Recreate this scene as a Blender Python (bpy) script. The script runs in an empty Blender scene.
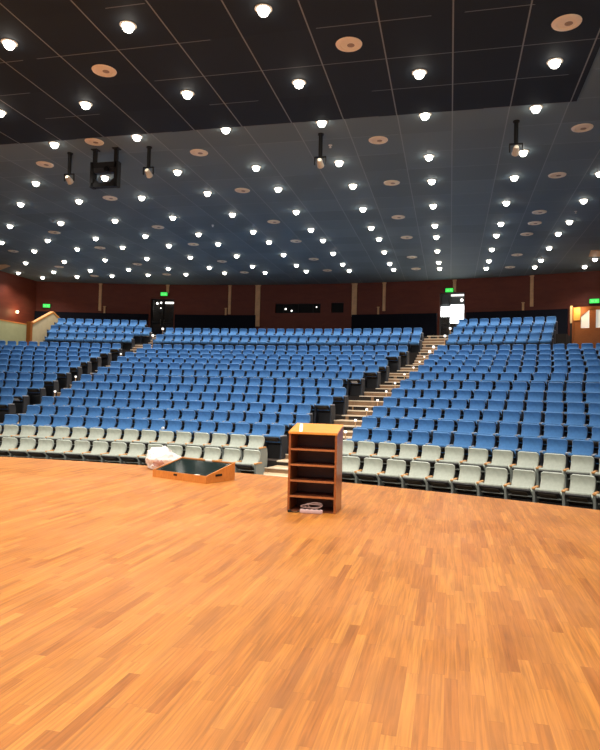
import bpy, bmesh, math, random
from mathutils import Vector, Matrix
random.seed(7)
SC = bpy.context.scene
COL = SC.collection
PI = math.pi
sin, cos = math.sin, math.cos

# ------------------------------------------------------------------ hall geometry (metres, stage floor at z = 0)
EYE = 1.5                       # camera height above the stage floor
CX, CY = -8.960, -15.579        # centre of the concentric seat rows
R0, DR = 30.262, 1.0975         # radius of the first row's seat backs, row spacing
PITCH = 0.52                    # seat spacing along a row
CEIL = 8.0
XL, XR = -24.6, 7.25            # side walls
RW = 51.8                       # rear wall radius
RSTAGE = 27.55                  # stage edge radius
BACK = 0.90                     # height of a seat back above its own floor

def arc(R, a, z=0.0):
    return Vector((CX + R*sin(a), CY + R*cos(a), z))

# ------------------------------------------------------------------ materials
def new_mat(name):
    m = bpy.data.materials.new(name); m.use_nodes = True
    nt = m.node_tree; b = nt.nodes['Principled BSDF']
    return m, nt, b

def plain(name, col, rough=0.5, metal=0.0, spec=0.5, noise=0.0, nscale=30.0, bump=0.0, sheen=0.0):
    m, nt, b = new_mat(name)
    b.inputs['Base Color'].default_value = (*col, 1)
    b.inputs['Roughness'].default_value = rough
    b.inputs['Metallic'].default_value = metal
    b.inputs['Specular IOR Level'].default_value = spec
    if sheen: 
        b.inputs['Sheen Weight'].default_value = sheen
        b.inputs['Sheen Roughness'].default_value = 0.5
    if noise or bump:
        tc = nt.nodes.new('ShaderNodeTexCoord')
        n = nt.nodes.new('ShaderNodeTexNoise'); n.inputs['Scale'].default_value = nscale; n.inputs['Detail'].default_value = 4
        nt.links.new(tc.outputs['Object'], n.inputs['Vector'])
        if noise:
            r = nt.nodes.new('ShaderNodeValToRGB')
            lo = [max(0, c*(1-noise)) for c in col]; hi = [min(1, c*(1+noise)) for c in col]
            r.color_ramp.elements[0].position = .3; r.color_ramp.elements[1].position = .7
            r.color_ramp.elements[0].color = (*lo, 1); r.color_ramp.elements[1].color = (*hi, 1)
            nt.links.new(n.outputs['Fac'], r.inputs['Fac']); nt.links.new(r.outputs['Color'], b.inputs['Base Color'])
        if bump:
            bp = nt.nodes.new('ShaderNodeBump'); bp.inputs['Strength'].default_value = bump; bp.inputs['Distance'].default_value = .01
            nt.links.new(n.outputs['Fac'], bp.inputs['Height']); nt.links.new(bp.outputs['Normal'], b.inputs['Normal'])
    return m

def glow(name, col, strength, base=(.8, .8, .8)):
    m, nt, b = new_mat(name)
    b.inputs['Base Color'].default_value = (*base, 1)
    b.inputs['Emission Color'].default_value = (*col, 1)
    b.inputs['Emission Strength'].default_value = strength
    return m

def mth(nt, op, a, b=None, c=None):
    n = nt.nodes.new('ShaderNodeMath'); n.operation = op
    for i, v in enumerate((a, b, c)):
        if v is None: continue
        if isinstance(v, (int, float)): n.inputs[i].default_value = v
        else: nt.links.new(v, n.inputs[i])
    return n.outputs[0]

def mixc(nt, fac, a, b, mode='MIX'):
    n = nt.nodes.new('ShaderNodeMix'); n.data_type = 'RGBA'; n.blend_type = mode
    if isinstance(fac, (int, float)): n.inputs[0].default_value = fac
    else: nt.links.new(fac, n.inputs[0])
    for i, v in ((6, a), (7, b)):
        if isinstance(v, tuple): n.inputs[i].default_value = (*v, 1)
        else: nt.links.new(v, n.inputs[i])
    return n.outputs[2]

def stage_wood():
    """strip parquet: boards 7 cm wide running away from the camera, random lengths and tones"""
    m, nt, b = new_mat('stage_parquet')
    L = nt.links
    tc = nt.nodes.new('ShaderNodeTexCoord')
    sp = nt.nodes.new('ShaderNodeSeparateXYZ'); L.new(tc.outputs['Object'], sp.inputs[0])
    W, LEN = 0.068, 0.75
    xi = mth(nt, 'DIVIDE', sp.outputs[0], W)
    col_id = mth(nt, 'FLOOR', xi)
    wn = nt.nodes.new('ShaderNodeTexWhiteNoise'); wn.noise_dimensions = '1D'; L.new(col_id, wn.inputs['W'])
    yoff = mth(nt, 'MULTIPLY', wn.outputs['Value'], 7.3)
    yi = mth(nt, 'ADD', mth(nt, 'DIVIDE', sp.outputs[1], LEN), yoff)
    row_id = mth(nt, 'FLOOR', yi)
    cv = nt.nodes.new('ShaderNodeCombineXYZ'); L.new(col_id, cv.inputs[0]); L.new(row_id, cv.inputs[1])
    wn2 = nt.nodes.new('ShaderNodeTexWhiteNoise'); wn2.noise_dimensions = '3D'; L.new(cv.outputs[0], wn2.inputs['Vector'])
    ramp = nt.nodes.new('ShaderNodeValToRGB')
    e = ramp.color_ramp.elements
    e[0].position = 0; e[0].color = (.38, .123, .018, 1)
    e[1].position = 1; e[1].color = (.62, .245, .045, 1)
    for p, c in ((.12, (.45, .154, .023, 1)), (.5, (.50, .18, .028, 1)), (.8, (.56, .212, .036, 1))):
        k = e.new(p); k.color = c
    L.new(wn2.outputs['Value'], ramp.inputs['Fac'])
    # grain along the board
    mp = nt.nodes.new('ShaderNodeMapping'); mp.inputs['Scale'].default_value = (60, 2.2, 1); L.new(tc.outputs['Object'], mp.inputs[0])
    av = nt.nodes.new('ShaderNodeVectorMath'); av.operation = 'ADD'; L.new(mp.outputs[0], av.inputs[0]); L.new(wn2.outputs['Color'], av.inputs[1])
    gr = nt.nodes.new('ShaderNodeTexNoise'); gr.inputs['Scale'].default_value = 1.0; gr.inputs['Detail'].default_value = 5; gr.inputs['Distortion'].default_value = .6
    L.new(av.outputs[0], gr.inputs['Vector'])
    gf = nt.nodes.new('ShaderNodeMapRange'); gf.inputs[1].default_value = .3; gf.inputs[2].default_value = .75; gf.inputs[3].default_value = .62; gf.inputs[4].default_value = 1.16
    L.new(gr.outputs['Fac'], gf.inputs[0])
    gcol = nt.nodes.new('ShaderNodeCombineColor'); 
    for i in range(3): L.new(gf.outputs[0], gcol.inputs[i])
    c1 = mixc(nt, 1.0, ramp.outputs['Color'], gcol.outputs[0], 'MULTIPLY')
    # wide worn patches, slightly redder / paler
    big = nt.nodes.new('ShaderNodeTexNoise'); big.inputs['Scale'].default_value = .55; big.inputs['Detail'].default_value = 6; big.inputs['Roughness'].default_value = .6
    L.new(tc.outputs['Object'], big.inputs['Vector'])
    bf = nt.nodes.new('ShaderNodeMapRange'); bf.inputs[1].default_value = .42; bf.inputs[2].default_value = .7; bf.inputs[3].default_value = 0; bf.inputs[4].default_value = .45
    L.new(big.outputs['Fac'], bf.inputs[0])
    c2 = mixc(nt, bf.outputs[0], c1, (.62, .26, .092))
    mp2 = nt.nodes.new('ShaderNodeMapping'); mp2.inputs['Scale'].default_value = (5.5, 1.1, 1); L.new(tc.outputs['Object'], mp2.inputs[0])
    sm = nt.nodes.new('ShaderNodeTexNoise'); sm.inputs['Scale'].default_value = 1.0; sm.inputs['Detail'].default_value = 4; L.new(mp2.outputs[0], sm.inputs['Vector'])
    sf = nt.nodes.new('ShaderNodeMapRange'); sf.inputs[1].default_value = .52; sf.inputs[2].default_value = .78; sf.inputs[3].default_value = 0; sf.inputs[4].default_value = .6
    L.new(sm.outputs['Fac'], sf.inputs[0])
    c2 = mixc(nt, sf.outputs[0], c2, (.30, .115, .03))
    # fine joints
    fx = mth(nt, 'ABSOLUTE', mth(nt, 'SUBTRACT', mth(nt, 'FRACT', xi), .5))
    jx = mth(nt, 'GREATER_THAN', fx, .482)
    fy = mth(nt, 'ABSOLUTE', mth(nt, 'SUBTRACT', mth(nt, 'FRACT', yi), .5))
    jy = mth(nt, 'GREATER_THAN', fy, .497)
    j = mth(nt, 'MULTIPLY', mth(nt, 'MAXIMUM', jx, jy), .25)
    c3 = mixc(nt, j, c2, (.16, .06, .015))
    L.new(c3, b.inputs['Base Color'])
    rr = nt.nodes.new('ShaderNodeMapRange'); rr.inputs[3].default_value = .36; rr.inputs[4].default_value = .52
    L.new(big.outputs['Fac'], rr.inputs[0]); L.new(rr.outputs[0], b.inputs['Roughness'])
    b.inputs['Specular IOR Level'].default_value = .45
    return m

def ceiling_mat(name, base, line, amt, xoff, yoff, var=.12, rough=.75, ycut=True):
    """square ceiling panels 1.235 m wide with thin metal joints and slight tone changes per panel"""
    m, nt, b = new_mat(name); L = nt.links
    tc = nt.nodes.new('ShaderNodeTexCoord')
    sp = nt.nodes.new('ShaderNodeSeparateXYZ'); L.new(tc.outputs['Object'], sp.inputs[0])
    P = 1.235
    xi = mth(nt, 'DIVIDE', mth(nt, 'SUBTRACT', sp.outputs[0], xoff), P)
    yi = mth(nt, 'DIVIDE', mth(nt, 'SUBTRACT', sp.outputs[1], yoff), P)
    def joint(v, w):
        f = mth(nt, 'ABSOLUTE', mth(nt, 'SUBTRACT', mth(nt, 'FRACT', v), .5))
        return mth(nt, 'GREATER_THAN', f, .5 - w/P/2)
    cv = nt.nodes.new('ShaderNodeCombineXYZ')
    L.new(mth(nt, 'FLOOR', xi), cv.inputs[0]); L.new(mth(nt, 'FLOOR', yi), cv.inputs[1])
    wn = nt.nodes.new('ShaderNodeTexWhiteNoise'); L.new(cv.outputs[0], wn.inputs['Vector'])
    # joints catch unevenly
    nz = nt.nodes.new('ShaderNodeTexNoise'); nz.inputs['Scale'].default_value = .35; L.new(tc.outputs['Object'], nz.inputs['Vector'])
    lo = tuple(c*(1-var) for c in base); hi = tuple(c*(1+var) for c in base)
    pc = mixc(nt, wn.outputs['Value'], lo, hi)
    jx = mth(nt, 'MULTIPLY', joint(xi, .026), amt)
    wy = mth(nt, 'MULTIPLY', joint(yi, .022), mth(nt, 'MULTIPLY', mth(nt, 'GREATER_THAN', nz.outputs['Fac'], .47), amt*.7))
    c = mixc(nt, mth(nt, 'MAXIMUM', jx, wy), pc, line)
    L.new(c, b.inputs['Base Color'])
    b.inputs['Roughness'].default_value = rough
    b.inputs['Specular IOR Level'].default_value = .25
    return m

def wood_mat(name, c0, c1, rough=.35, scale=(3, 3, 14), spec=.5):
    m, nt, b = new_mat(name); L = nt.links
    tc = nt.nodes.new('ShaderNodeTexCoord')
    mp = nt.nodes.new('ShaderNodeMapping'); mp.inputs['Scale'].default_value = scale; L.new(tc.outputs['Object'], mp.inputs[0])
    n = nt.nodes.new('ShaderNodeTexNoise'); n.inputs['Scale'].default_value = 2.5; n.inputs['Detail'].default_value = 5; n.inputs['Distortion'].default_value = 1.2
    L.new(mp.outputs[0], n.inputs['Vector'])
    r = nt.nodes.new('ShaderNodeValToRGB'); r.color_ramp.elements[0].position = .3; r.color_ramp.elements[1].position = .72
    r.color_ramp.elements[0].color = (*c0, 1); r.color_ramp.elements[1].color = (*c1, 1)
    L.new(n.outputs['Fac'], r.inputs['Fac']); L.new(r.outputs['Color'], b.inputs['Base Color'])
    b.inputs['Roughness'].default_value = rough; b.inputs['Specular IOR Level'].default_value = spec
    return m

M = {}
M['stage'] = stage_wood()
M['stage_face'] = wood_mat('stage_face_wood', (.2, .08, .025), (.28, .11, .035))
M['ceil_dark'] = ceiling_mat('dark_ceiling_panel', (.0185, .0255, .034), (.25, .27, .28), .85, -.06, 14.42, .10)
M['ceil_blue'] = ceiling_mat('slate_ceiling_panel', (.158, .207, .225), (.38, .43, .43), .5, -.06, 14.42, .10)
M['wall_wood'] = wood_mat('red_brown_wall_panel', (.118, .024, .013), (.152, .033, .016), .55, (.4, .4, 1.5), .3)
M['plinth'] = plain('navy_black_plinth', (.0045, .005, .010), .8, spec=.15)
M['pilaster'] = plain('tan_pilaster_wood', (.62, .36, .17), .45, noise=.12, nscale=6)
M['terrace'] = plain('dark_brown_carpet', (.075, .052, .04), .9, noise=.2, nscale=12)
M['terrace_dark'] = plain('blackish_terrace_riser', (.022, .016, .013), .9)
M['tread'] = plain('tan_stair_tread', (.60, .42, .25), .6, noise=.15, nscale=5)
M['riser'] = plain('brown_stair_riser', (.27, .165, .09), .7, noise=.2, nscale=6)
M['nosing'] = plain('pale_stair_nosing', (.78, .68, .53), .5)
M['blue'] = plain('blue_seat_fabric', (.060, .190, .425), .8, noise=.10, nscale=14, spec=.3, sheen=.15)
M['grey'] = plain('grey_green_seat_fabric', (.43, .465, .41), .8, noise=.08, nscale=14, spec=.3, sheen=.12)
M['black'] = plain('black_seat_plastic', (.012, .011, .012), .5)
M['under'] = plain('brown_seat_underside', (.05, .036, .02), .55)
M['frame_grey'] = plain('grey_seat_side_panel', (.26, .29, .27), .6)
M['frame_dark'] = plain('dark_seat_side_panel', (.02, .024, .034), .6)
M['arm_wood'] = wood_mat('orange_arm_wood', (.55, .25, .08), (.7, .36, .13), .4)
M['arm_blue'] = plain('pale_arm_pad', (.30, .32, .37), .6)
M['lens'] = glow('downlight_lens', (1.0, .95, .85), 14)
M['trim'] = plain('downlight_trim', (.55, .5, .42), .4)
M['diffuser'] = plain('tan_ceiling_diffuser', (.95, .80, .58), .5)
M['diffuser_in'] = plain('brown_diffuser_core', (.40, .27, .17), .6)
M['metal_black'] = plain('black_metal', (.006, .006, .006), .6, spec=.3)
M['brass'] = plain('pale_lamp_housing', (.72, .62, .47), .35, .2)
M['lamp_glass'] = plain('lamp_glass', (.75, .70, .6), .15)
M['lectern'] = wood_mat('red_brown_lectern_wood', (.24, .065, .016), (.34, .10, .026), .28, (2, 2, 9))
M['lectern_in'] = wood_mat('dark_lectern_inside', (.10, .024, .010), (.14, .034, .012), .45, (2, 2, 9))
M['lectern_top'] = wood_mat('orange_lectern_top', (.66, .245, .035), (.78, .32, .055), .3, (2, 9, 2))
M['edge'] = wood_mat('lipped_shelf_edge', (.34, .11, .035), (.44, .155, .05), .35, (8, 2, 2))
M['white'] = plain('white_paper', (.85, .84, .8), .6)
M['monitor_wood'] = wood_mat('orange_box_wood', (.5, .17, .03), (.62, .23, .045), .4, (6, 6, 2))
M['glass_dark'] = plain('dark_green_glass', (.007, .014, .011), .12, noise=.3, nscale=9)
M['pink'] = plain('pale_pink_plastic', (.58, .40, .40), .45)
M['cable'] = plain('dull_pink_cable', (.36, .22, .20), .5)
M['cream'] = plain('cream_dado', (.62, .50, .30), .7, noise=.05, nscale=3)
M['green_cream'] = plain('green_cream_dado', (.40, .42, .24), .7, noise=.05, nscale=3)
M['cap_wood'] = wood_mat('orange_cap_wood', (.6, .24, .06), (.75, .34, .1), .4)
M['door_wood'] = wood_mat('brown_door_wood', (.33, .095, .016), (.42, .135, .024), .45)
M['orange_panel'] = wood_mat('bright_orange_panel', (.8, .36, .06), (.88, .44, .09), .5)
M['black_glass'] = plain('black_window_glass', (.004, .004, .004), .4, spec=.1)
M['dark_door'] = plain('dark_door_glass', (.016, .011, .008), .15)
M['frame_steel'] = plain('grey_door_frame', (.09, .1, .1), .45, .5)
M['daylight'] = glow('daylit_lobby_glass', (1.0, 1.0, 1.0), 9)
M['pane_lit'] = glow('softly_lit_pane', (.95, .97, .82), .42)
M['exit_green'] = glow('green_exit_sign', (.05, .85, .10), 1.0, (.05, .4, .08))
M['exit_pale'] = glow('pale_exit_mark', (.16, .92, .22), 1.0, (.1, .4, .1))
M['spot_white'] = glow('white_lamp_and_glint', (1, .97, .9), 3)
M['step_white'] = glow('white_step_light', (1, .95, .9), 1.3)
M['sconce'] = glow('warm_wall_lamp', (1, .8, .5), 4)
M['tan_panel'] = plain('tan_reflector_panel', (.72, .5, .3), .5)
def bag_mat():
    m, nt, b = new_mat('milky_plastic_film')
    b.inputs['Base Color'].default_value = (.86, .80, .78, 1); b.inputs['Roughness'].default_value = .3
    b.inputs['Transmission Weight'].default_value = .12
    return m
M['bag'] = bag_mat()

# ------------------------------------------------------------------ mesh builder
class MB:
    def __init__(s): s.v = []; s.f = []; s.m = []
    def add(s, verts, faces, mi=0, T=None):
        k = len(s.v)
        for p in verts:
            p = Vector(p)
            s.v.append(tuple(T @ p) if T is not None else tuple(p))
        for f in faces: s.f.append(tuple(i + k for i in f)); s.m.append(mi)
        return s
    def box(s, x0, x1, y0, y1, z0, z1, mi=0, T=None, bev=0.0):
        if bev <= 0:
            V = [(x, y, z) for z in (z0, z1) for y in (y0, y1) for x in (x0, x1)]
            F = [(0, 2, 3, 1), (4, 5, 7, 6), (0, 1, 5, 4), (2, 6, 7, 3), (0, 4, 6, 2), (1, 3, 7, 5)]
            return s.add(V, F, mi, T)
        bm = bmesh.new()
        bmesh.ops.create_cube(bm, size=1)
        for v in bm.verts:
            v.co = Vector(((x0+x1)/2 + v.co.x*(x1-x0), (y0+y1)/2 + v.co.y*(y1-y0), (z0+z1)/2 + v.co.z*(z1-z0)))
        bmesh.ops.bevel(bm, geom=bm.edges[:], offset=bev, segments=2, affect='EDGES', profile=.5)
        bm.verts.index_update()
        V = [v.co.copy() for v in bm.verts]; F = [[v.index for v in f.verts] for f in bm.faces]
        bm.free()
        return s.add(V, F, mi, T)
    def prism(s, pts, axis, a, b, mi=0, T=None):
        """polygon pts (2D) extruded along axis 0/1/2 from a to b"""
        n = len(pts)
        def mk(p, t):
            return {0: (t, p[0], p[1]), 1: (p[0], t, p[1]), 2: (p[0], p[1], t)}[axis]
        V = [mk(p, a) for p in pts] + [mk(p, b) for p in pts]
        F = [tuple(range(n))[::-1], tuple(range(n, 2*n))] + [(i, (i+1) % n, n + (i+1) % n, n + i) for i in range(n)]
        return s.add(V, F, mi, T)
    def lathe(s, prof, seg=20, mi=0, T=None, mis=None):
        """profile (r, z) swept about z"""
        V = []; F = []; k0 = len(s.m)
        for (r, z) in prof:
            for j in range(seg):
                a = 2*PI*j/seg; V.append((r*cos(a), r*sin(a), z))
        for i in range(len(prof)-1):
            for j in range(seg):
                F.append((i*seg+j, i*seg+(j+1) % seg, (i+1)*seg+(j+1) % seg, (i+1)*seg+j))
        if prof[0][0] > 1e-6: F.append(tuple(range(seg))[::-1])
        if prof[-1][0] > 1e-6: F.append(tuple((len(prof)-1)*seg + j for j in range(seg)))
        return s.add(V, F, mi, T)
    def tube(s, pts, r, seg=8, mi=0):
        pts = [Vector(p) for p in pts]; V = []; F = []
        for i, p in enumerate(pts):
            t = (pts[min(i+1, len(pts)-1)] - pts[max(i-1, 0)]).normalized()
            u = t.cross(Vector((0, 0, 1)))
            if u.length < 1e-3: u = t.cross(Vector((1, 0, 0)))
            u.normalize(); w = t.cross(u)
            for j in range(seg):
                a = 2*PI*j/seg; V.append(p + u*cos(a)*r + w*sin(a)*r)
        n = len(pts)
        for i in range(n-1):
            for j in range(seg):
                F.append((i*seg+j, i*seg+(j+1) % seg, (i+1)*seg+(j+1) % seg, (i+1)*seg+j))
        F.append(tuple(range(seg))[::-1]); F.append(tuple((n-1)*seg+j for j in range(seg)))
        return s.add(V, F, mi)
    def mesh(s, name, mats, smooth=None):
        me = bpy.data.meshes.new(name)
        me.from_pydata(s.v, [], s.f); 
        for m in mats: me.materials.append(M[m] if isinstance(m, str) else m)
        me.polygons.foreach_set('material_index', s.m)
        me.update()
        bm = bmesh.new(); bm.from_mesh(me)
        bmesh.ops.recalc_face_normals(bm, faces=bm.faces[:]); bm.to_mesh(me); bm.free()
        if smooth:
            me.polygons.foreach_set('use_smooth', [True]*len(me.polygons))
            me.set_sharp_from_angle(angle=math.radians(smooth))
        return me
    def obj(s, name, mats, parent=None, smooth=None, loc=None, rz=0):
        if isinstance(mats, str): mats = [mats]
        o = bpy.data.objects.new(name, s.mesh(name, mats, smooth)); COL.objects.link(o)
        if parent: o.parent = parent
        if loc is not None: o.location = loc
        if rz: o.rotation_euler.z = rz
        return o

def tag(o, label=None, cat=None, group=None, kind=None):
    if label: o['label'] = label
    if cat: o['category'] = cat
    if group: o['group'] = group
    if kind: o['kind'] = kind
    return o
def empty(name, loc=(0, 0, 0), rz=0, label=None, cat=None, group=None, kind=None):
    o = bpy.data.objects.new(name, None); COL.objects.link(o)
    o.location = loc; o.rotation_euler = (0, 0, rz); o.empty_display_size = .1
    return tag(o, label, cat, group, kind)
def dup(root, name=None, loc=None, rz=None, label=None, group=None):
    def cp(o, par):
        c = o.copy(); COL.objects.link(c)
        if par: c.parent = par
        for ch in list(o.children): cp(ch, c)
        return c
    r = cp(root, None)
    if loc is not None: r.location = loc
    if rz is not None: r.rotation_euler = (0, 0, rz)
    if label: r['label'] = label
    if group: r['group'] = group
    return r
ORD = ['zeroth', 'first', 'second', 'third', 'fourth', 'fifth', 'sixth', 'seventh', 'eighth', 'ninth', 'tenth', 'eleventh', 'twelfth', 'thirteenth',
       'fourteenth', 'fifteenth', 'sixteenth', 'seventeenth', 'eighteenth', 'nineteenth', 'twentieth', 'twenty-first', 'twenty-second', 'twenty-third', 'twenty-fourth', 'twenty-fifth']

# ------------------------------------------------------------------ camera (solved from the photograph)
Rv = Vector((0.97290, 0.22923, 0.02593)); Uv = Vector((-.0180, -.0364, .9992)); 
yaw, pitch, roll = math.radians(13.289), math.radians(1.788), math.radians(1.484)
Fv = Vector((-sin(yaw)*cos(pitch), cos(yaw)*cos(pitch), sin(pitch)))
rv = Vector((cos(yaw), sin(yaw), 0)); uv = rv.cross(Fv)
Rv = rv*cos(roll) + uv*sin(roll); Uv = -rv*sin(roll) + uv*cos(roll)
cam_d = bpy.data.cameras.new('camera'); cam = bpy.data.objects.new('camera', cam_d); COL.objects.link(cam)
cam.matrix_world = Matrix(((Rv.x, Uv.x, -Fv.x, 0), (Rv.y, Uv.y, -Fv.y, 0), (Rv.z, Uv.z, -Fv.z, EYE), (0, 0, 0, 1)))
FPX = 636.32
cam_d.sensor_fit = 'VERTICAL'; cam_d.sensor_height = 24; cam_d.lens = FPX/750*24
cam_d.clip_end = 200
SC.camera = cam
def to_px(P):
    d = Vector(P) - Vector((0, 0, EYE)); z = d.dot(Fv)
    if z < .1: return (-9999, -9999)
    return (300 + FPX*d.dot(Rv)/z, 375 - FPX*d.dot(Uv)/z)

# ------------------------------------------------------------------ rows of seats: layout
ROWS = []   # name, colour, radius, top z, (left block end), (middle start, end), (right start) in units of seat pitch
ztop = [-1.314, -1.052, -.81, -.55, -.273, -.005, .279, .575, .915, 1.205, 1.478, 1.745, 2.005, 2.29, 3.03, 3.50, 4.02]
radii = [R0 + DR*i for i in range(14)] + [47.27, 48.37, 49.47]
mid_end = [8.64, 8.16, 8.64, 9.53, 9.05, 10.0, 10.47, 9.87, 10.95, 11.83, 12.26, 11.82, 12.79, 13.33, 14.13, 14.19, None]
right_start = [12.36, 12.73, 13.13, 13.29, 13.6, 13.96, 14.25, 14.6, 15.05, 15.53, 15.84, 16.1, 16.43, 16.67, 17.53, 17.98, 18.46]
left_ends = [-10.69, -11.21, -11.42, -11.82, -12.13, -12.52, -12.95, -13.28, -13.51, -13.62]
left_end_ang = [-.161]*4 + [left_ends[k]*PITCH/radii[k+4] for k in range(10)] + [-.166, -.153, -.166]
FLOORZ = [z + EYE - BACK for z in ztop]

TIER = (-.2675, .2935)
def clampang(R, a0, a1, pad=0.0):
    lo = math.asin(max(-1, min(1, (XL + pad - CX)/R))); hi = math.asin(max(-1, min(1, (XR - pad - CX)/R)))
    return max(a0, lo), min(a1, hi)

# ------------------------------------------------------------------ setting: stage, terraces, stairs
def ring_patch(mb, R_a, R_b, za, zb, a0a, a1a, a0b, a1b, n, mi):
    V = []
    for i in range(n+1):
        t = i/n
        V.append(arc(R_a, a0a + (a1a-a0a)*t, za)); V.append(arc(R_b, a0b + (a1b-a0b)*t, zb))
    mb.add(V, [(2*i, 2*i+2, 2*i+3, 2*i+1) for i in range(n)], mi)

mb = MB()
pts = []
a0, a1 = -.62, .52
N = 60
for i in range(N+1):
    p = arc(RSTAGE, a0 + (a1-a0)*i/N); pts.append((p.x, p.y))
poly = pts + [(pts[-1][0], -9.0), (pts[0][0], -9.0)]
mb.prism(poly, 2, -.06, 0.0, 0)
stage = mb.obj('floor', 'stage')
tag(stage, 'orange wooden strip parquet of the stage', 'floor', kind='structure')
mb = MB()
ring_patch(mb, RSTAGE-.05, RSTAGE-.05, FLOORZ[0]-.02, -.06, a0, a1, a0, a1, 40, 0)
tag(mb.obj('trim_1', 'stage_face'), 'wooden front face below the stage edge', 'trim', kind='structure')

front_edge = [R - .70 for R in radii]
terr = MB()
prevR, prevz = RSTAGE - .3, FLOORZ[0]
for i in range(17):
    R1, z1 = front_edge[i], FLOORZ[i]
    if i:
        # tread of the previous row and the riser up to this one
        A0, A1 = clampang(prevR, -.55, .50), clampang(R1, -.55, .50)
        if i == 14:                          # the cross aisle runs on at both ends, beside the rear tier
            ring_patch(terr, prevR, RW+.3, prevz, prevz, A0[0], A0[1], *clampang(RW+.3, -.55, .5), 60, 0)
        elif i < 14:
            ring_patch(terr, prevR, R1, prevz, prevz, A0[0], A0[1], A1[0], A1[1], 60, 0)
        if i >= 14: A1 = TIER
        if i > 14:
            ring_patch(terr, prevR, R1, prevz, prevz, *TIER, *TIER, 60, 0)
            for a in TIER: terr.add([arc(prevR, a, FLOORZ[13]), arc(R1, a, FLOORZ[13]), arc(R1, a, prevz), arc(prevR, a, prevz)], [(0, 1, 2, 3)], 1)
        ring_patch(terr, R1, R1, prevz, z1, A1[0], A1[1], A1[0], A1[1], 60, 1)
        prevR, prevz = R1, z1
    else:
        prevR = RSTAGE - .04
ring_patch(terr, prevR, RW+.05, prevz, prevz, *TIER, *TIER, 60, 0)
for a in TIER: terr.add([arc(prevR, a, FLOORZ[13]), arc(RW, a, FLOORZ[13]), arc(RW, a, prevz), arc(prevR, a, prevz)], [(0, 1, 2, 3)], 1)
tag(terr.obj('floor_terraces', ['terrace', 'terrace_dark']), 'dark carpeted terraces rising under the seat rows', 'floor', kind='structure')

def half(i): return .5*PITCH/radii[i]
def stairs(name, label, left_of, right_of):
    mb = MB()
    for i in range(1, 17):
        Ra, Rb = front_edge[i-1], front_edge[i]
        za, zb = FLOORZ[i-1], FLOORZ[i]
        n = 2 if i < 14 else (5 if i == 14 else 3)
        span = min(Rb - Ra, n*.34) if i == 14 else (Rb - Ra)
        aL, aR = left_of(i), right_of(i)
        aLp, aRp = left_of(i-1), right_of(i-1)
        # landing at the previous row's level, then n risers
        Rs = [Ra] + [Rb - span*(n-k)/n for k in range(1, n)] + [Rb]
        for k in range(n):
            r0, r1 = Rs[k], Rs[k+1]
            z = za + (zb-za)*k/n + .012
            zn = za + (zb-za)*(k+1)/n + .012
            l, r = (aLp, aRp) if k < n/2 else (aL, aR)
            m = 4
            rn = min(r0 + .07, r1)
            ring_patch(mb, r0 - .015, rn, z, z, l, r, l, r, m, 2)          # nosing
            ring_patch(mb, rn, r1, z, z, l, r, l, r, m, 0)                 # tread
            ring_patch(mb, r1-.015, r1-.015, zn-.03, zn, l, r, l, r, m, 2)
            ring_patch(mb, r1, r1, z, zn-.03, l, r, l, r, m, 1)            # riser
            for a in (l, r):                                               # side cheeks
                P = [arc(r0-.015, a, za-.0), arc(r1, a, za), arc(r1, a, z), arc(r0-.015, a, z)]
                mb.add(P, [(0, 1, 2, 3)], 1)
    ring_patch(mb, front_edge[16]-.015, RW, FLOORZ[16]+.012, FLOORZ[16]+.012, left_of(16), right_of(16), left_of(16), right_of(16), 4, 0)
    o = mb.obj(name, ['tread', 'riser', 'nosing'])
    return tag(o, label, 'stairs', kind='structure')

def mid_end_ang(i):
    return (mid_end[i] if mid_end[i] else 14.7)*PITCH/radii[i]
# middle block start: whole seats counted back from its right end to about the left aisle
mid_count = []
for i in range(17):
    if mid_end[i] is None: mid_count.append(0); continue
    lim = (-.121 if i < 14 else -.127)*radii[i]/PITCH
    mid_count.append(int(round(mid_end[i] - lim)))
def mid_start_ang(i):
    if mid_end[i] is None: return -.127
    return (mid_end[i] - mid_count[i])*PITCH/radii[i]
def right_start_ang(i): return right_start[i]*PITCH/radii[i]
left_end = []
for i in range(17):
    e = left_end_ang[i]*radii[i]/PITCH
    left_end.append(e)
def left_end_a(i): return left_end[i]*PITCH/radii[i]
G = .04
stairs('floor_stairs_right', 'tan stepped aisle right of the middle seats, rising to the bright doorway',
       lambda i: mid_end_ang(i) + half(i) + G/radii[i], lambda i: right_start_ang(i) - half(i) - G/radii[i])
stairs('floor_stairs_left', 'tan stepped aisle left of the middle seats, rising to the dark doors',
       lambda i: left_end_a(i) + half(i) + G/radii[i], lambda i: mid_start_ang(i) - half(i) - G/radii[i])

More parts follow.
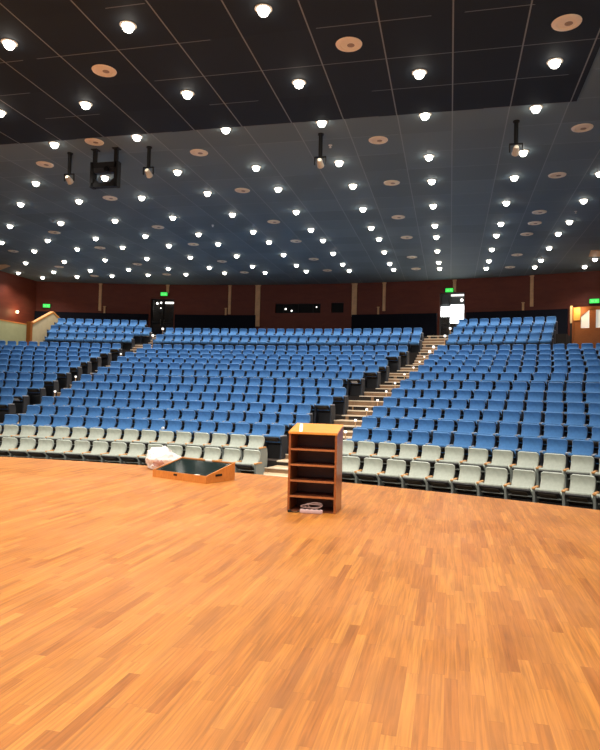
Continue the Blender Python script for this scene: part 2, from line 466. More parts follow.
# ------------------------------------------------------------------ setting: walls and ceiling
CROSS = FLOORZ[13]              # level of the cross aisle
REARZ = FLOORZ[16]
def wall_cells(angs, zs, hole):
    mb = MB()
    for i in range(len(angs)-1):
        for j in range(len(zs)-1):
            am, zm = (angs[i]+angs[i+1])/2, (zs[j]+zs[j+1])/2
            if hole(am, zm): continue
            for k, R in ((0, RW), (1, RW+.25)):
                P = [arc(R, angs[i], zs[j]), arc(R, angs[i+1], zs[j]), arc(R, angs[i+1], zs[j+1]), arc(R, angs[i], zs[j+1])]
                mb.add(P, [(0, 1, 2, 3)], 0)
            # reveals towards neighbouring holes
            for di, dj in ((1, 0), (-1, 0), (0, 1), (0, -1)):
                ii, jj = i+di, j+dj
                if 0 <= ii < len(angs)-1 and 0 <= jj < len(zs)-1 and hole((angs[ii]+angs[ii+1])/2, (zs[jj]+zs[jj+1])/2):
                    if di:
                        a = angs[i+1] if di > 0 else angs[i]
                        P = [arc(RW, a, zs[j]), arc(RW+.25, a, zs[j]), arc(RW+.25, a, zs[j+1]), arc(RW, a, zs[j+1])]
                    else:
                        z = zs[j+1] if dj > 0 else zs[j]
                        P = [arc(RW, angs[i], z), arc(RW+.25, angs[i], z), arc(RW+.25, angs[i+1], z), arc(RW, angs[i+1], z)]
                    mb.add(P, [(0, 1, 2, 3)], 0)
    return mb
E0 = EYE
DOOR_R = (.1612, .1872, REARZ, 5.78+E0)     # bright doorway
DOOR_L = (-.1722, -.1440, REARZ, 5.62+E0)   # dark doors
BOOTH = (-.0237, .0296, 4.80+E0, 5.36+E0)
HATCH = (.0420, .0560, 4.80+E0, 5.38+E0)
holes = (DOOR_R, DOOR_L, BOOTH, HATCH)
def in_hole(a, z): return any(h[0] < a < h[1] and h[2] < z < h[3] for h in holes)
aset = set(); zset = {0.0, CEIL+.05, REARZ}
for h in holes: aset |= {h[0], h[1]}; zset |= {h[2], h[3]}
aL, aR = math.asin((XL-CX)/RW), math.asin((XR-CX)/RW)
base = [aL + (aR-aL)*i/36 for i in range(37)]
angs = sorted(aset | {a for a in base if min(abs(a-b) for b in aset) > .004} | {aL, aR})
tag(wall_cells(angs, sorted(zset), in_hole).obj('wall_rear', 'wall_wood'), 'curved red-brown panelled rear wall', 'wall', kind='structure')
# dark low plinth of the rear wall, left open at the doors and the control booth
mb = MB()
for s0_, s1_ in ((aL, DOOR_L[0]-.002), (DOOR_L[1]+.002, -.046), (.066, DOOR_R[0]-.002), (DOOR_R[1]+.002, .287)):
    n = max(2, int((s1_-s0_)/.02))
    zt = 4.66+E0
    ring_patch(mb, RW-.16, RW-.16, REARZ, zt, s0_, s1_, s0_, s1_, n, 0)
    ring_patch(mb, RW-.16, RW, zt, zt, s0_, s1_, s0_, s1_, n, 0)
    for a in (s0_, s1_):
        mb.add([arc(RW-.16, a, REARZ), arc(RW, a, REARZ), arc(RW, a, zt), arc(RW-.16, a, zt)], [(0, 1, 2, 3)], 0)
tag(mb.obj('baseboard_rear', 'plinth'), 'tall blackish plinth along the foot of the rear wall', 'baseboard', kind='structure')

YF = 11.8
mb = MB(); mb.box(XL-.2, XL, YF, 34.2, -1.0, CEIL+.05)
tag(mb.obj('wall_left', 'wall_wood'), 'red-brown side wall at the far left', 'wall', kind='structure')
mb = MB(); mb.box(XR, XR+.2, YF, 34.3, -1.0, CEIL+.05)
tag(mb.obj('wall_right', 'wall_wood'), 'red-brown side wall at the far right', 'wall', kind='structure')
mb = MB(); mb.box(XL, XL+.03, 24, 33.9, CROSS-.2, 3.74+E0, 0); mb.box(XL, XL+.05, 24, 33.9, 3.74+E0, 3.80+E0, 1)
tag(mb.obj('baseboard_left', ['green_cream', 'cap_wood']), 'pale cream dado along the foot of the left wall', 'baseboard', kind='structure')

mb = MB(); mb.box(XL-.2, XR+.2, -8, 36.6, CEIL, CEIL+.12)
tag(mb.obj('ceiling', 'ceil_blue'), 'slate blue ceiling of square panels over the seats', 'ceiling', kind='structure')
mb = MB(); mb.box(-20.4, 2.53, -8, 14.43, CEIL-.06, CEIL+.02)
tag(mb.obj('ceiling_stage', 'ceil_dark'), 'near black ceiling of square panels over the stage', 'ceiling', kind='structure')

# tan reflector panels where the ceiling meets the side walls
for k, (x0, x1, y0, y1, side) in enumerate(((XL+.02, -23.0, 29.0, 30.4, 'left'), (5.75, XR-.02, 29.1, 30.3, 'right'))):
    mb = MB(); mb.prism([(x0, y0), (x1, y0), (x1 if k == 0 else x1, y0+.35 if k == 0 else y1), (x0 if k == 0 else x0+.15, y1)], 2, CEIL-.03, CEIL)
    mb.box((x0+x1)/2-.06, (x0+x1)/2+.06, y0+.2, y0+.32, CEIL-.05, CEIL-.03, 1)
    o = mb.obj('reflector', ['tan_panel', 'diffuser_in'])
    tag(o, 'tan panel on the ceiling close against the %s side wall' % side, 'panel', kind='thing')

# pilasters
mb_n = 2
for a, w, z0, z1, lab in ((-.232, .17, 4.8, 6.5, 'thin tan pilaster far left on the rear wall'), (-.152, .17, 5.98, 6.5, 'short tan pilaster above the left exit sign'),
                    (-.0775, .17, 4.72, 6.5, 'thin tan pilaster between the dark doors and the thick pilaster'), (-.044, .30, 4.0, 6.5, 'thick tan pilaster left of the booth window'),
                    (.0683, .30, 4.55, 6.5, 'thick tan pilaster right of the small square window'), (.1015, .17, 4.86, 6.5, 'thin tan pilaster between thick pilaster and bright doorway'),
                    (.1768, .17, 5.82, 6.5, 'short tan pilaster above the bright doorway'), (.2535, .17, 4.86, 6.5, 'thin tan pilaster right of the bright doorway')):
    mb = MB(); mb.box(-w/2, w/2, -.07, .0, z0+E0, z1+E0-.02, bev=.012)
    mb.box(-w/2-.02, w/2+.02, -.085, 0, z1+E0-.09, z1+E0-.02)
    o = mb.obj('trim_%d' % mb_n, 'pilaster', loc=arc(RW, a), rz=-a); mb_n += 1
    tag(o, lab, 'pilaster', kind='structure')
for a, z0, lab in ((-.2262, 4.66, 'far left thin pilaster'), (-.0815, 4.30, 'thin pilaster left of the booth'), (.0955, 4.55, 'thin pilaster right of the booth'), (.2455, 4.60, 'thin pilaster right of the bright doorway')):
    mb = MB(); mb.box(-.05, .05, -.05, .05, 0, .40, bev=.01); mb.box(-.075, .075, -.06, .06, .40, .43)  # short square tan stub with a thin cap
    p = arc(RW-.08, a, 4.66+E0)
    o = mb.obj('tan_stub', 'pilaster', loc=p, rz=-a)
    tag(o, 'short tan stub on the black plinth below the ' + lab, 'post')

# control booth window and small window
def recess(name, h, lab, mull):
    t = empty(name, arc(RW+.2, (h[0]+h[1])/2, h[2]), -(h[0]+h[1])/2, lab, 'window', kind='structure')
    w = (h[1]-h[0])*RW; hh = h[3]-h[2]
    mb = MB(); mb.box(-w/2-.02, w/2+.02, -.02, .02, -.02, hh+.02); mb.obj('pane', 'black_glass', t)
    mb = MB()
    for x in mull: mb.box(x-.025, x+.025, -.05, -.02, 0, hh)
    mb.box(-w/2, w/2, -.06, -.02, -.0, .04); mb.box(-w/2, w/2, -.06, -.02, hh-.04, hh)
    mb.obj('window_frame', 'metal_black', t)
    return t
recess('window_1', BOOTH, 'long black control booth window in the rear wall', (-.9, 0, .9))
recess('window_2', HATCH, 'small square black window right of the booth window', (-.36, .36))
for a, z, r, lab in ((-.0115, 5.06, .055, 'left of the two low white lamps in the long booth window'), (-.0045, 4.95, .05, 'right of the two low white lamps in the long booth window'),
                (.0245, 5.16, .04, 'faint white lamp at the right end of the long booth window')):
    mb = MB(); mb.lathe([(0, -r), (r*.7, -r*.7), (r, 0), (r*.7, r*.7), (0, r)], 12); mb.box(-.012, .012, -.012, .012, -r-.05-.0, -r+.01, 1)
    o = mb.obj('booth_lamp', ['spot_white', 'metal_black'], loc=arc(RW+.11, a, z+E0), smooth=40)
    tag(o, lab, 'lamp')

# bright doorway at the top of the right aisle
t = empty('door_1', arc(RW+.1, (DOOR_R[0]+DOOR_R[1])/2, REARZ), -(DOOR_R[0]+DOOR_R[1])/2, 'open doorway blazing with daylight above the right aisle', 'door', kind='structure')
w = (DOOR_R[1]-DOOR_R[0])*RW; hd = DOOR_R[3]-DOOR_R[2]
zz = lambda z: z + E0 - REARZ
mb = MB(); mb.box(-w/2, w/2, .18, .24, 0, hd); mb.obj('back_board', 'frame_steel', t)
mb = MB(); mb.box(-w/2+.07, -.16, .05, .1, zz(4.50), zz(5.04)); mb.box(-.10, w/2-.04, .05, .1, zz(4.14), zz(5.12)); mb.obj('pane', 'daylight', t)
mb = MB(); mb.box(-w/2+.06, -.16, .04, .12, 0, zz(4.46)); mb.box(-.10, w/2-.04, .04, .12, 0, zz(4.10)); mb.obj('door_leaf', 'dark_door', t)
mb = MB()
for x0, x1 in ((-w/2, -w/2+.06), (-.16, -.10), (w/2-.05, w/2)): mb.box(x0, x1, 0, .14, 0, hd)
mb.box(-w/2, w/2, 0, .14, zz(5.16), zz(5.22)); mb.box(-w/2, w/2, 0, .14, hd-.06, hd)
mb.obj('door_frame', 'frame_steel', t)
mb = MB(); mb.box(-w/2+.12, -.22, .06, .1, zz(5.25), zz(5.42)); mb.obj('transom_pane', 'frame_steel', t)
mb = MB(); mb.box(-.08, w/2-.06, .05, .1, zz(5.60), zz(5.70)); mb.obj('light_strip', 'step_white', t)
mb = MB(); mb.lathe([(0, -.08), (.06, -.06), (.085, 0), (.06, .06), (0, .08)], 14, 0, Matrix.Translation((w/2-.17, .04, zz(5.37)))); mb.obj('door_lamp', 'spot_white', t, 40)

# dark double doors at the top of the left aisle
t = empty('door_2', arc(RW+.1, (DOOR_L[0]+DOOR_L[1])/2, REARZ), -(DOOR_L[0]+DOOR_L[1])/2, 'dark glazed double doors at the top of the left aisle', 'door', kind='structure')
w = (DOOR_L[1]-DOOR_L[0])*RW; hd = DOOR_L[3]-DOOR_L[2]
mb = MB(); mb.box(-w/2, w/2, .1, .16, 0, hd); mb.obj('door_leaf', 'dark_door', t)
mb = MB()
for x in (-w/2+.03, 0, w/2-.03): mb.box(x-.03, x+.03, .0, .12, 0, hd)
mb.box(-w/2, w/2, 0, .12, hd-.06, hd); mb.box(-w/2, w/2, .02, .12, 1.02, 1.1)
mb.obj('door_frame', 'metal_black', t)
mb = MB(); mb.tube([(-.1, -.02, .9), (-.1, -.02, 1.25)], .015); mb.tube([(.1, -.02, .9), (.1, -.02, 1.25)], .015)
for x in (-.1, .1):
    for z in (.93, 1.22): mb.box(x-.01, x+.01, -.02, .1, z-.01, z+.01)
mb.obj('door_handle', 'frame_steel', t)
for a, z, r, wd, lab in ((-.1646, 5.35, .07, 0, 'round white reflection leftmost over the dark doors'), (-.1600, 5.39, .06, 0, 'round white reflection second from left over the dark doors'),
                    (-.1500, 5.39, .05, .26, 'oblong white reflection over the right dark door'), (-.1602, 5.06, .04, 0, 'faint small reflection lower down on the left dark door')):
    mb = MB()  # glowing shapes standing in for light reflected in the dark door glass
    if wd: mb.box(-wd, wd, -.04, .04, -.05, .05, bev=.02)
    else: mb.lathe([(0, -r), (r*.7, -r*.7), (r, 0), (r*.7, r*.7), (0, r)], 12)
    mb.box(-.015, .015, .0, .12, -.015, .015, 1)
    tag(mb.obj('door_glint', ['spot_white', 'metal_black'], loc=arc(RW+.07, a, z+E0), rz=-a, smooth=40), lab, 'lamp')

# green exit signs
def exit_sign(a, z, R, lab, w=.42, h=.21, drop=False):
    t = empty('exit_sign', arc(R, a, z+E0), -a, lab, 'exit sign', 'green exit signs on the rear wall')
    mb = MB(); mb.box(-w/2-.03, w/2+.03, -.02, .07, -h/2-.03, h/2+.03, bev=.01); mb.obj('housing', 'metal_black', t)
    mb = MB(); mb.box(-w/2, w/2, -.035, -.02, -h/2, h/2); mb.obj('lit_face', 'exit_green', t)
    mb = MB(); mb.box(-w*.34, -w*.06, -.040, -.035, -h*.22, h*.22, bev=.002); mb.box(w*.08, w*.30, -.040, -.035, -h*.25, h*.25, bev=.002); mb.obj('pale_panel', 'exit_pale', t)
exit_sign(-.2938, 5.007, RW-.07, 'green exit sign above the sloping cream balustrade')
exit_sign(-.1560, 5.90, RW-.07, 'green exit sign above the dark doors')
exit_sign(.1716, 5.90, RW-.07, 'green exit sign above the bright doorway')
exit_sign(.3105, 4.99, RW-.07, 'green exit sign above the wooden door at right edge', .44, .21)

# left stair balustrade
t = empty('balustrade', (-22.4, 30.5, CROSS), 0, 'cream balustrade with sloping orange wood cap at the far left', 'balustrade')
P1, P2, P3 = Vector((-22.40, 30.5, 3.50+E0)), Vector((-22.58, 32.53, 4.38+E0)), Vector((-22.54, 33.27, 4.02+E0))
org = Vector((-22.4, 30.5, CROSS))
def slab(pts_top, zb, th, mb, mi, zoff0=0.0, zoff1=0.0, flat=True):
    for A, B in zip(pts_top[:-1], pts_top[1:]):
        d = (B-A); d.z = 0; d.normalize(); n = Vector((-d.y, d.x, 0))*th/2
        V = []
        for P in (A, B):
            for s in (-1, 1):
                V.append(Vector((P.x, P.y, (P.z+zoff0) if not flat else zb)) + n*s - org); V.append(Vector((P.x, P.y, P.z+zoff1)) + n*s - org)
        mb.add(V, [(0, 1, 3, 2), (4, 6, 7, 5), (0, 4, 5, 1), (2, 3, 7, 6), (1, 5, 7, 3), (0, 2, 6, 4)], mi)
mb = MB(); slab([P1, P2, P3], CROSS, .12, mb, 0); mb.obj('panel', 'cream', t)
mb = MB(); slab([P1, P2, P3], 0, .22, mb, 0, 0, .09, False); mb.obj('cap_rail', 'cap_wood', t)
mb = MB(); mb.box(-.20, .06, -.17, .0, 0, P1.z-CROSS+.12, bev=.01); mb.obj('end_post', 'door_wood', t)

# right vestibule: wooden front with lit panes
aV0 = .2985; RV = 49.0
t = empty('door_3', arc(RV, .314, CROSS), -.314, 'orange-brown wooden doors with pale lit panes at right edge', 'door', kind='structure')
def vx(a): return (a-.314)*RV
mb = MB(); z_ = lambda z: z+E0-CROSS
mb.box(vx(.2995), vx(.345), 0, .12, 0, z_(3.38)); mb.box(vx(.2995), vx(.3052), 0, .12, z_(3.38), z_(4.36))
mb.box(vx(.3125), vx(.3180), 0, .12, z_(3.38), z_(4.36)); mb.box(vx(.3052), vx(.345), 0, .12, z_(4.20), z_(4.36))
mb.prism([(vx(.3052), z_(3.9)), (vx(.3125), z_(4.22)), (vx(.3052), z_(4.22))], 1, 0, .12)
mb.box(vx(.327), vx(.345), 0, .12, z_(3.38), z_(4.2))
mb.obj('door_leaf', 'door_wood', t)
mb = MB(); mb.box(vx(.3052), vx(.3125), .05, .08, z_(3.38), z_(4.21)); mb.box(vx(.3180), vx(.327), .05, .08, z_(3.38), z_(4.21)); mb.obj('pane', 'pane_lit', t)
mb = MB(); mb.box(vx(.2990), vx(.3048), -.06, 0, z_(3.74), z_(4.32)); mb.obj('notice_panel', 'orange_panel', t)
mb = MB(); mb.box(vx(.2960), vx(.2978), -.05, .05, z_(3.62), z_(4.42)); mb.obj('pale_jamb', 'cream', t)
mb = MB(); mb.box(vx(.2960), vx(.2978), -.03, .05, 0, z_(3.62)); mb.obj('dark_post', 'terrace_dark', t)
mb = MB(); mb.box(vx(.2978), vx(.2992), -.02, .12, 0, z_(4.36)); mb.obj('dark_jamb', 'door_wood', t)

# wall sconce on the left wall
t = empty('wall_lamp', (XL, 32.03, 4.38+E0), 0, 'small warm wall lamp on the far left wall', 'lamp')
mb = MB(); mb.box(0, .03, -.06, .06, -.08, .08); mb.obj('back_plate', 'brass', t)
mb = MB(); mb.lathe([(.03, -.07), (.06, -.05), (.075, .03), (.05, .07)], 14, 0, Matrix.Translation((.10, 0, 0))); mb.obj('lamp_shade', 'sconce', t, 40)
def point(name, loc, e, col, r=.05):
    l = bpy.data.lights.new(name, 'POINT'); l.energy = e; l.color = col; l.shadow_soft_size = r
    o = bpy.data.objects.new(name, l); COL.objects.link(o); o.location = loc; return o
point('wall_lamp_light', (XL+.35, 31.9, 4.36+E0), 15, (1, .62, .3))
point('vestibule_light', arc(RV-.45, .3025, 4.25+E0), 26, (1, .66, .3))
point('balustrade_light', (-21.3, 31.6, 5.3+E0), 9, (1, .75, .45))

# ------------------------------------------------------------------ ceiling fixtures
LIGHTS = [(-23.82, 31.08), (-23.30, 32.55), (-21.52, 28.62), (-21.52, 31.02), (-20.99, 32.46), (-19.63, 24.41), (-19.23, 26.16), (-19.23, 28.56), (-19.18, 30.89), (-18.77, 32.46),
 (-17.30, 21.96), (-17.25, 24.35), (-16.87, 26.03), (-16.86, 30.85), (-16.85, 28.42), (-16.50, 32.38), (-14.92, 21.84), (-14.88, 24.29), (-14.86, 19.37), (-14.56, 30.82), (-14.55, 28.37),
 (-14.55, 25.99), (-14.25, 32.42), (-12.86, 17.44), (-12.58, 21.84), (-12.55, 19.36), (-12.51, 24.19), (-12.26, 28.34), (-12.26, 25.95), (-12.25, 30.80), (-11.94, 32.25), (-10.36, 12.65),
 (-10.33, 14.71), (-10.363, 17.311), (-10.17, 19.32), (-10.15, 21.73), (-10.14, 24.20), (-9.93, 25.92), (-9.90, 28.30), (-9.89, 30.72), (-9.71, 32.39), (-8.13, 10.10), (-8.11, 12.63), (-7.93, 17.20),
 (-7.90, 14.64), (-7.79, 21.67), (-7.78, 19.21), (-7.77, 24.12), (-7.61, 25.85), (-7.61, 28.29), (-7.59, 30.71), (-7.43, 32.26), (-5.64, 10.0), (-5.62, 12.56), (-5.52, 17.23), (-5.48, 14.58),
 (-5.41, 24.12), (-5.41, 21.67), (-5.39, 19.17), (-5.28, 28.30), (-5.27, 25.86), (-5.24, 30.72), (-5.16, 32.31), (-3.15, 9.99), (-3.14, 12.53), (-3.11, 17.23), (-3.08, 14.61), (-3.05, 24.15),
 (-3.04, 21.68), (-3.02, 19.22), (-2.96, 28.29), (-2.95, 30.80), (-2.94, 25.92), (-2.89, 32.28), (-.70, 12.57), (-.67, 14.63), (-.66, 17.20), (-.66, 21.65), (-.66, 24.14), (-.65, 28.37), (-.64, 25.89),
 (-.64, 19.16), (-.63, 30.76), (-.61, 32.26), (1.63, 32.42), (1.65, 28.34), (1.66, 30.70), (1.67, 25.93), (1.69, 21.66), (1.71, 19.22), (1.71, 24.23), (1.74, 14.69), (1.75, 17.27), (1.82, 12.62),
 (3.88, 32.31), (3.96, 25.97), (3.97, 30.82), (3.97, 28.36), (4.02, 19.25), (4.07, 24.28), (4.07, 21.77), (6.15, 32.48), (6.28, 30.86)]
ROWY = [32.35, 30.8, 28.35, 25.95, 24.2, 21.7, 19.25, 17.25, 14.65, 12.58, 10.0]      # from the rear wall towards the stage
COLX = [6.2, 4.0, 1.7, -.65, -3.0, -5.35, -7.7, -10.1, -12.4, -14.7, -16.95, -19.2, -21.4, -23.5]   # from the right

def make_downlight():
    t = empty('downlight', (0, 0, CEIL), 0, 'x', 'ceiling light', 'lit downlights in the ceiling')
    mb = MB(); mb.lathe([(.10, .0), (.145, .0), (.15, -.012), (.115, -.022), (.10, -.012), (.10, 0)], 24); mb.obj('trim_ring', 'trim', t, 40)
    mb = MB(); mb.lathe([(.096, -.004), (.100, -.03), (.092, -.07), (.07, -.105), (.035, -.125), (0, -.13)], 20); mb.obj('lens', 'lens', t, 60)
    return t
def make_diffuser():
    t = empty('ceiling_diffuser', (0, 0, CEIL), 0, 'x', 'ceiling vent', 'round tan ceiling diffusers')
    mb = MB(); mb.lathe([(.15, -.012), (.16, -.025), (.20, -.03), (.235, -.018), (.245, 0)], 28); mb.obj('rim', 'diffuser', t, 40)
    mb = MB(); mb.lathe([(.152, -.004), (.12, -.018), (.10, -.018)], 24, 0); mb.lathe([(.105, -.01), (.05, -.022), (0, -.024)], 24, 1, Matrix.Translation((.03, .02, 0))); mb.obj('core', ['diffuser', 'diffuser_in'], t, 40)
    return t
LIGHT_E = 235.0
spot_d = bpy.data.lights.new('downlight_beam', 'SPOT'); spot_d.energy = LIGHT_E; spot_d.color = (1, .955, .89)
spot_d.spot_size = math.radians(125); spot_d.spot_blend = .9; spot_d.shadow_soft_size = .1
def near(v, L): return min(range(len(L)), key=lambda i: abs(L[i]-v))
def ceil_z(x, y): return CEIL - .06 if (-20.4 < x < 2.53 and y < 14.43) else CEIL
proto = None; used = {}
for x, y in LIGHTS:
    r, c = near(y, ROWY), near(x, COLX)
    key = (r, c); assert key not in used, (key, x, y, used.get(key)); used[key] = (x, y)
    lab = 'lit round downlight, %s row from the rear wall, %s column from the right' % (ORD[r+1], ORD[c+1])
    if proto is None: o = proto = make_downlight(); o['label'] = lab
    else: o = dup(proto, label=lab)
    o.location = (x, y, ceil_z(x, y))
    s = bpy.data.objects.new('downlight_beam', spot_d); COL.objects.link(s); s.location = (x, y, ceil_z(x, y) - .16)
# the same grid of lamps carries on over the stage, above and behind the camera
STAGE_E = 312.0
st_d = bpy.data.lights.new('stage_beam', 'SPOT'); st_d.energy = STAGE_E; st_d.color = (1, .90, .74)
st_d.spot_size = math.radians(130); st_d.spot_blend = .9; st_d.shadow_soft_size = .15
for x in (-17.5, -15.0, -12.6, -10.3, -8.1, -5.64, -3.15, -.7, 1.8):
    for y in (10.0, 7.5, 5.0, 2.5, 0, -2.5):
        s = bpy.data.objects.new('stage_beam', st_d); COL.objects.link(s); s.location = (x, y, CEIL - .16)
# added spots, out of view above the camera, that brighten the first rows
bt_d = bpy.data.lights.new('fill_beam', 'SPOT'); bt_d.energy = 950; bt_d.color = (1, .94, .85)
bt_d.spot_size = math.radians(60); bt_d.spot_blend = .8; bt_d.shadow_soft_size = .25
for x in (-14, -9, -4, 1):
    s = bpy.data.objects.new('fill_beam', bt_d); COL.objects.link(s); s.location = (x, 1.0, 7.4)
    d = Vector((x*1.0, 14.2, -.3)) - s.location; s.rotation_euler = d.to_track_quat('-Z', 'Y').to_euler()

DIFF = [(-1.915, 11.322), (1.817, 11.338), (-6.91, 11.371), (-9.201, 14.788), (-1.88, 15.912), (-6.742, 15.948), (2.94, 15.989), (-11.564, 16.06), (-6.588, 19.19), (-1.832, 19.193), (2.888, 19.258), (-11.328, 19.285),
 (-6.583, 22.907), (-1.925, 22.923), (2.881, 22.979), (-11.372, 23.022), (-16.152, 23.218), (2.905, 24.391), (-1.819, 25.302), (-6.452, 25.942), (-11.107, 25.958), (2.804, 25.974), (-15.719, 26.048), (-20.377, 26.166),
 (-6.444, 29.507), (-11.084, 29.521), (-1.818, 29.591), (2.802, 29.641), (-15.743, 29.671), (-20.415, 29.87), (-6.31, 32.268), (-1.774, 32.315), (-10.861, 32.357), (2.743, 32.36), (-19.893, 32.472), (-15.425, 32.482)]
DY = [32.4, 29.6, 26.0, 24.39, 23.0, 19.2, 15.95, 14.79, 11.34]; DX = [2.85, -1.85, -6.55, -9.2, -11.2, -15.7, -20.2]
dcol = {}
proto = None
for x, y in sorted(DIFF, key=lambda p: -p[1]):
    if (x, y) == (-1.819, 25.302): y = 25.902
    c = near(x, DX); dcol[c] = dcol.get(c, 0) + 1
    if c == 3: lab = 'tan round ceiling vent just beside the hanging projector cage'
    else:
        cc = [0, 1, 2, 3, 3, 4, 5][c]
        lab = 'tan round ceiling vent, %s out from the rear wall in %s vent column from right' % (ORD[dcol[c]], ORD[cc+1])
    if proto is None: o = proto = make_diffuser(); o['label'] = lab
    else: o = dup(proto, label=lab)
    o.location = (x, y, ceil_z(x, y)); o.rotation_euler.z = random.uniform(-.4, .4)
for (x, y), lab in (((-3.136, 16.03), 'tiny white sprinkler head beside the hanging spotlight left of centre'), ((-9.076, 23.04), 'tiny white sprinkler head in mid ceiling left of centre'), ((4.064, 23.06), 'tiny white sprinkler head near the right ceiling edge')):
    mb = MB(); mb.lathe([(.05, 0), (.05, -.015), (.02, -.02), (.015, -.06), (.035, -.065), (.035, -.07), (0, -.072)], 14)
    tag(mb.obj('sprinkler', 'white', loc=(x, y, CEIL), smooth=40), lab, 'sprinkler')

# hanging stage spotlights
def hanging_lamp(x, y, zb, lab, first=True):
    t = empty('hanging_spotlight', (x, y, CEIL), 0, lab, 'spotlight', 'small spotlights hung on rods')
    L = CEIL - (zb + E0) - .30
    mb = MB(); mb.tube([(0, 0, 0), (0, 0, -L)], .05, 10); mb.lathe([(.0, -.03), (.075, -.03), (.075, 0)], 16); mb.obj('rod', 'metal_black', t, 40)
    mb = MB()
    mb.box(-.14, .14, -.025, .025, -L-.03, -L); 
    for s in (-1, 1): mb.box(s*.14-.012, s*.14+.012, -.025, .025, -L-.2, -L)
    mb.obj('yoke', 'metal_black', t)
    T = Matrix.Translation((0, 0, -L-.17)) @ Matrix.Rotation(math.radians(62), 4, 'X') @ Matrix.Scale(.72, 4)
    mb = MB(); mb.lathe([(0, .18), (.07, .17), (.095, .1), (.11, -.08), (.12, -.10), (.12, -.13)], 18, 0, T); 
    h = mb.obj('housing', 'brass', t, 40)
    mb = MB(); mb.lathe([(.112, -.132), (.07, -.142), (0, -.148)], 18, 0, T); mb.obj('lens', 'lamp_glass', h, 40)
    return t
hanging_lamp(-10.31, 15.394, 5.62, 'small spotlight on a black rod left of the projector cage')
hanging_lamp(-7.92, 15.367, 5.66, 'small spotlight on a black rod right of the projector cage')
hanging_lamp(-3.24, 15.305, 5.63, 'small spotlight on a black rod near the ceiling centre')
hanging_lamp(1.39, 15.345, 5.67, 'small spotlight on a black rod above the bright doorway')
# projector cage
t = empty('projector_cage', (-9.16, 15.31, CEIL), 0, 'black projector cage hanging on two posts from the ceiling', 'projector mount')
for x in (-.32, .31):
    mb = MB(); mb.box(x-.045, x+.045, -.045, .045, -.42, 0); mb.box(x-.09, x+.09, -.09, .09, -.02, 0); mb.obj('post', 'metal_black', t)
mb = MB()
for x in (-.365, .355):
    mb.box(x-.05, x+.05, -.08, .10, -1.05, -.36)
mb.box(-.37, .36, -.08, .10, -.54, -.38)
mb.box(-.37, .36, -.08, .10, -1.04, -.93)
for sx in (-1, 1): mb.prism([(sx*.33, -.93), (sx*.33, -.78), (sx*.16, -.93)], 1, -.06, .08); mb.prism([(sx*.33, -.54), (sx*.33, -.70), (sx*.20, -.54)], 1, -.06, .08)
mb.obj('cage', 'metal_black', t)
mb = MB(); mb.box(-.30, .28, -.09, .11, -.66, -.53, bev=.02); b_ = mb.obj('projector_body', 'black', t)
mb = MB(); mb.lathe([(.06, 0), (.07, .02), (.07, .09), (.05, .1), (0, .09)], 16, 0, Matrix.Translation((.12, -.09, -.60)) @ Matrix.Rotation(PI/2, 4, 'X')); mb.obj('projector_lens', 'black_glass', b_, 40)

# ------------------------------------------------------------------ auditorium seats
def back_mb(mi=0, nu=8, nv=7):
    """upholstered back: flared forward at the bottom, upright at the top, rounded top corners"""
    mb = MB(); hw, r = .214, .052; z0, z1 = .44, BACK
    def prof(v): return -.29*(1-v/.7)**1.35 if v < .7 else -.05*((v-.7)/.3)**1.6
    def halfw(v):
        d = v*(z1-z0) - (z1-z0-r)
        return hw - (r - math.sqrt(max(0, r*r - d*d)) if d > 0 else 0)
    vs = [0, .2, .42, .62, .78, .88, .95, 1.0]
    rows = []
    for v in vs:
        z = z0 + (z1-z0)*v; y = prof(v); w = halfw(v); row = []
        for k in range(nu+1):
            u = -1 + 2*k/nu
            bulge = .022*(1 - u**4)*(1 - (2*v-1)**6)
            row.append((u*(w-.012), y - .045 - bulge, z - .012*(v > .99)))
        rows.append(row)
    rim = []; back = []
    for v in vs:
        z = z0 + (z1-z0)*v; y = prof(v); w = halfw(v)
        rim.append([(-w, y-.02, z), (w, y-.02, z)]); 
        back.append([(-1+2*k/nu) for k in range(nu+1)])
    V = []; F = []
    n = nu+1
    for row in rows: V += row
    kb = len(V)
    for j, v in enumerate(vs):
        z = z0 + (z1-z0)*v; y = prof(v); w = halfw(v)
        for k in range(n): V.append(((-1+2*k/nu)*w, y-.012, z + (.0 if v < .99 else .004)))
    kc = len(V)
    for j, v in enumerate(vs):
        z = z0 + (z1-z0)*v; y = prof(v); w = halfw(v)
        for k in range(n): V.append(((-1+2*k/nu)*(w-.015), y+.03, z - .01*(v > .99)))
    m = len(vs)
    def idx(b, j, k): return b + j*n + k
    for j in range(m-1):
        for k in range(nu):
            F.append((idx(0, j, k), idx(0, j, k+1), idx(0, j+1, k+1), idx(0, j+1, k)))
            F.append((idx(kc, j, k), idx(kc, j+1, k), idx(kc, j+1, k+1), idx(kc, j, k+1)))
        for A, B in ((0, kb), (kb, kc)):
            F.append((idx(A, j, 0), idx(A, j+1, 0), idx(B, j+1, 0), idx(B, j, 0)))
            F.append((idx(A, j, nu), idx(B, j, nu), idx(B, j+1, nu), idx(A, j+1, nu)))
    for k in range(nu):
        for A, B in ((0, kb), (kb, kc)):
            F.append((idx(A, m-1, k), idx(A, m-1, k+1), idx(B, m-1, k+1), idx(B, m-1, k)))
            F.append((idx(A, 0, k), idx(B, 0, k), idx(B, 0, k+1), idx(A, 0, k+1)))
    mb.add(V, F, mi); return mb
TILT = Matrix.Translation((0, -.13, .40)) @ Matrix.Rotation(math.radians(-29), 4, 'X')   # tipped-up seat: front edge raised
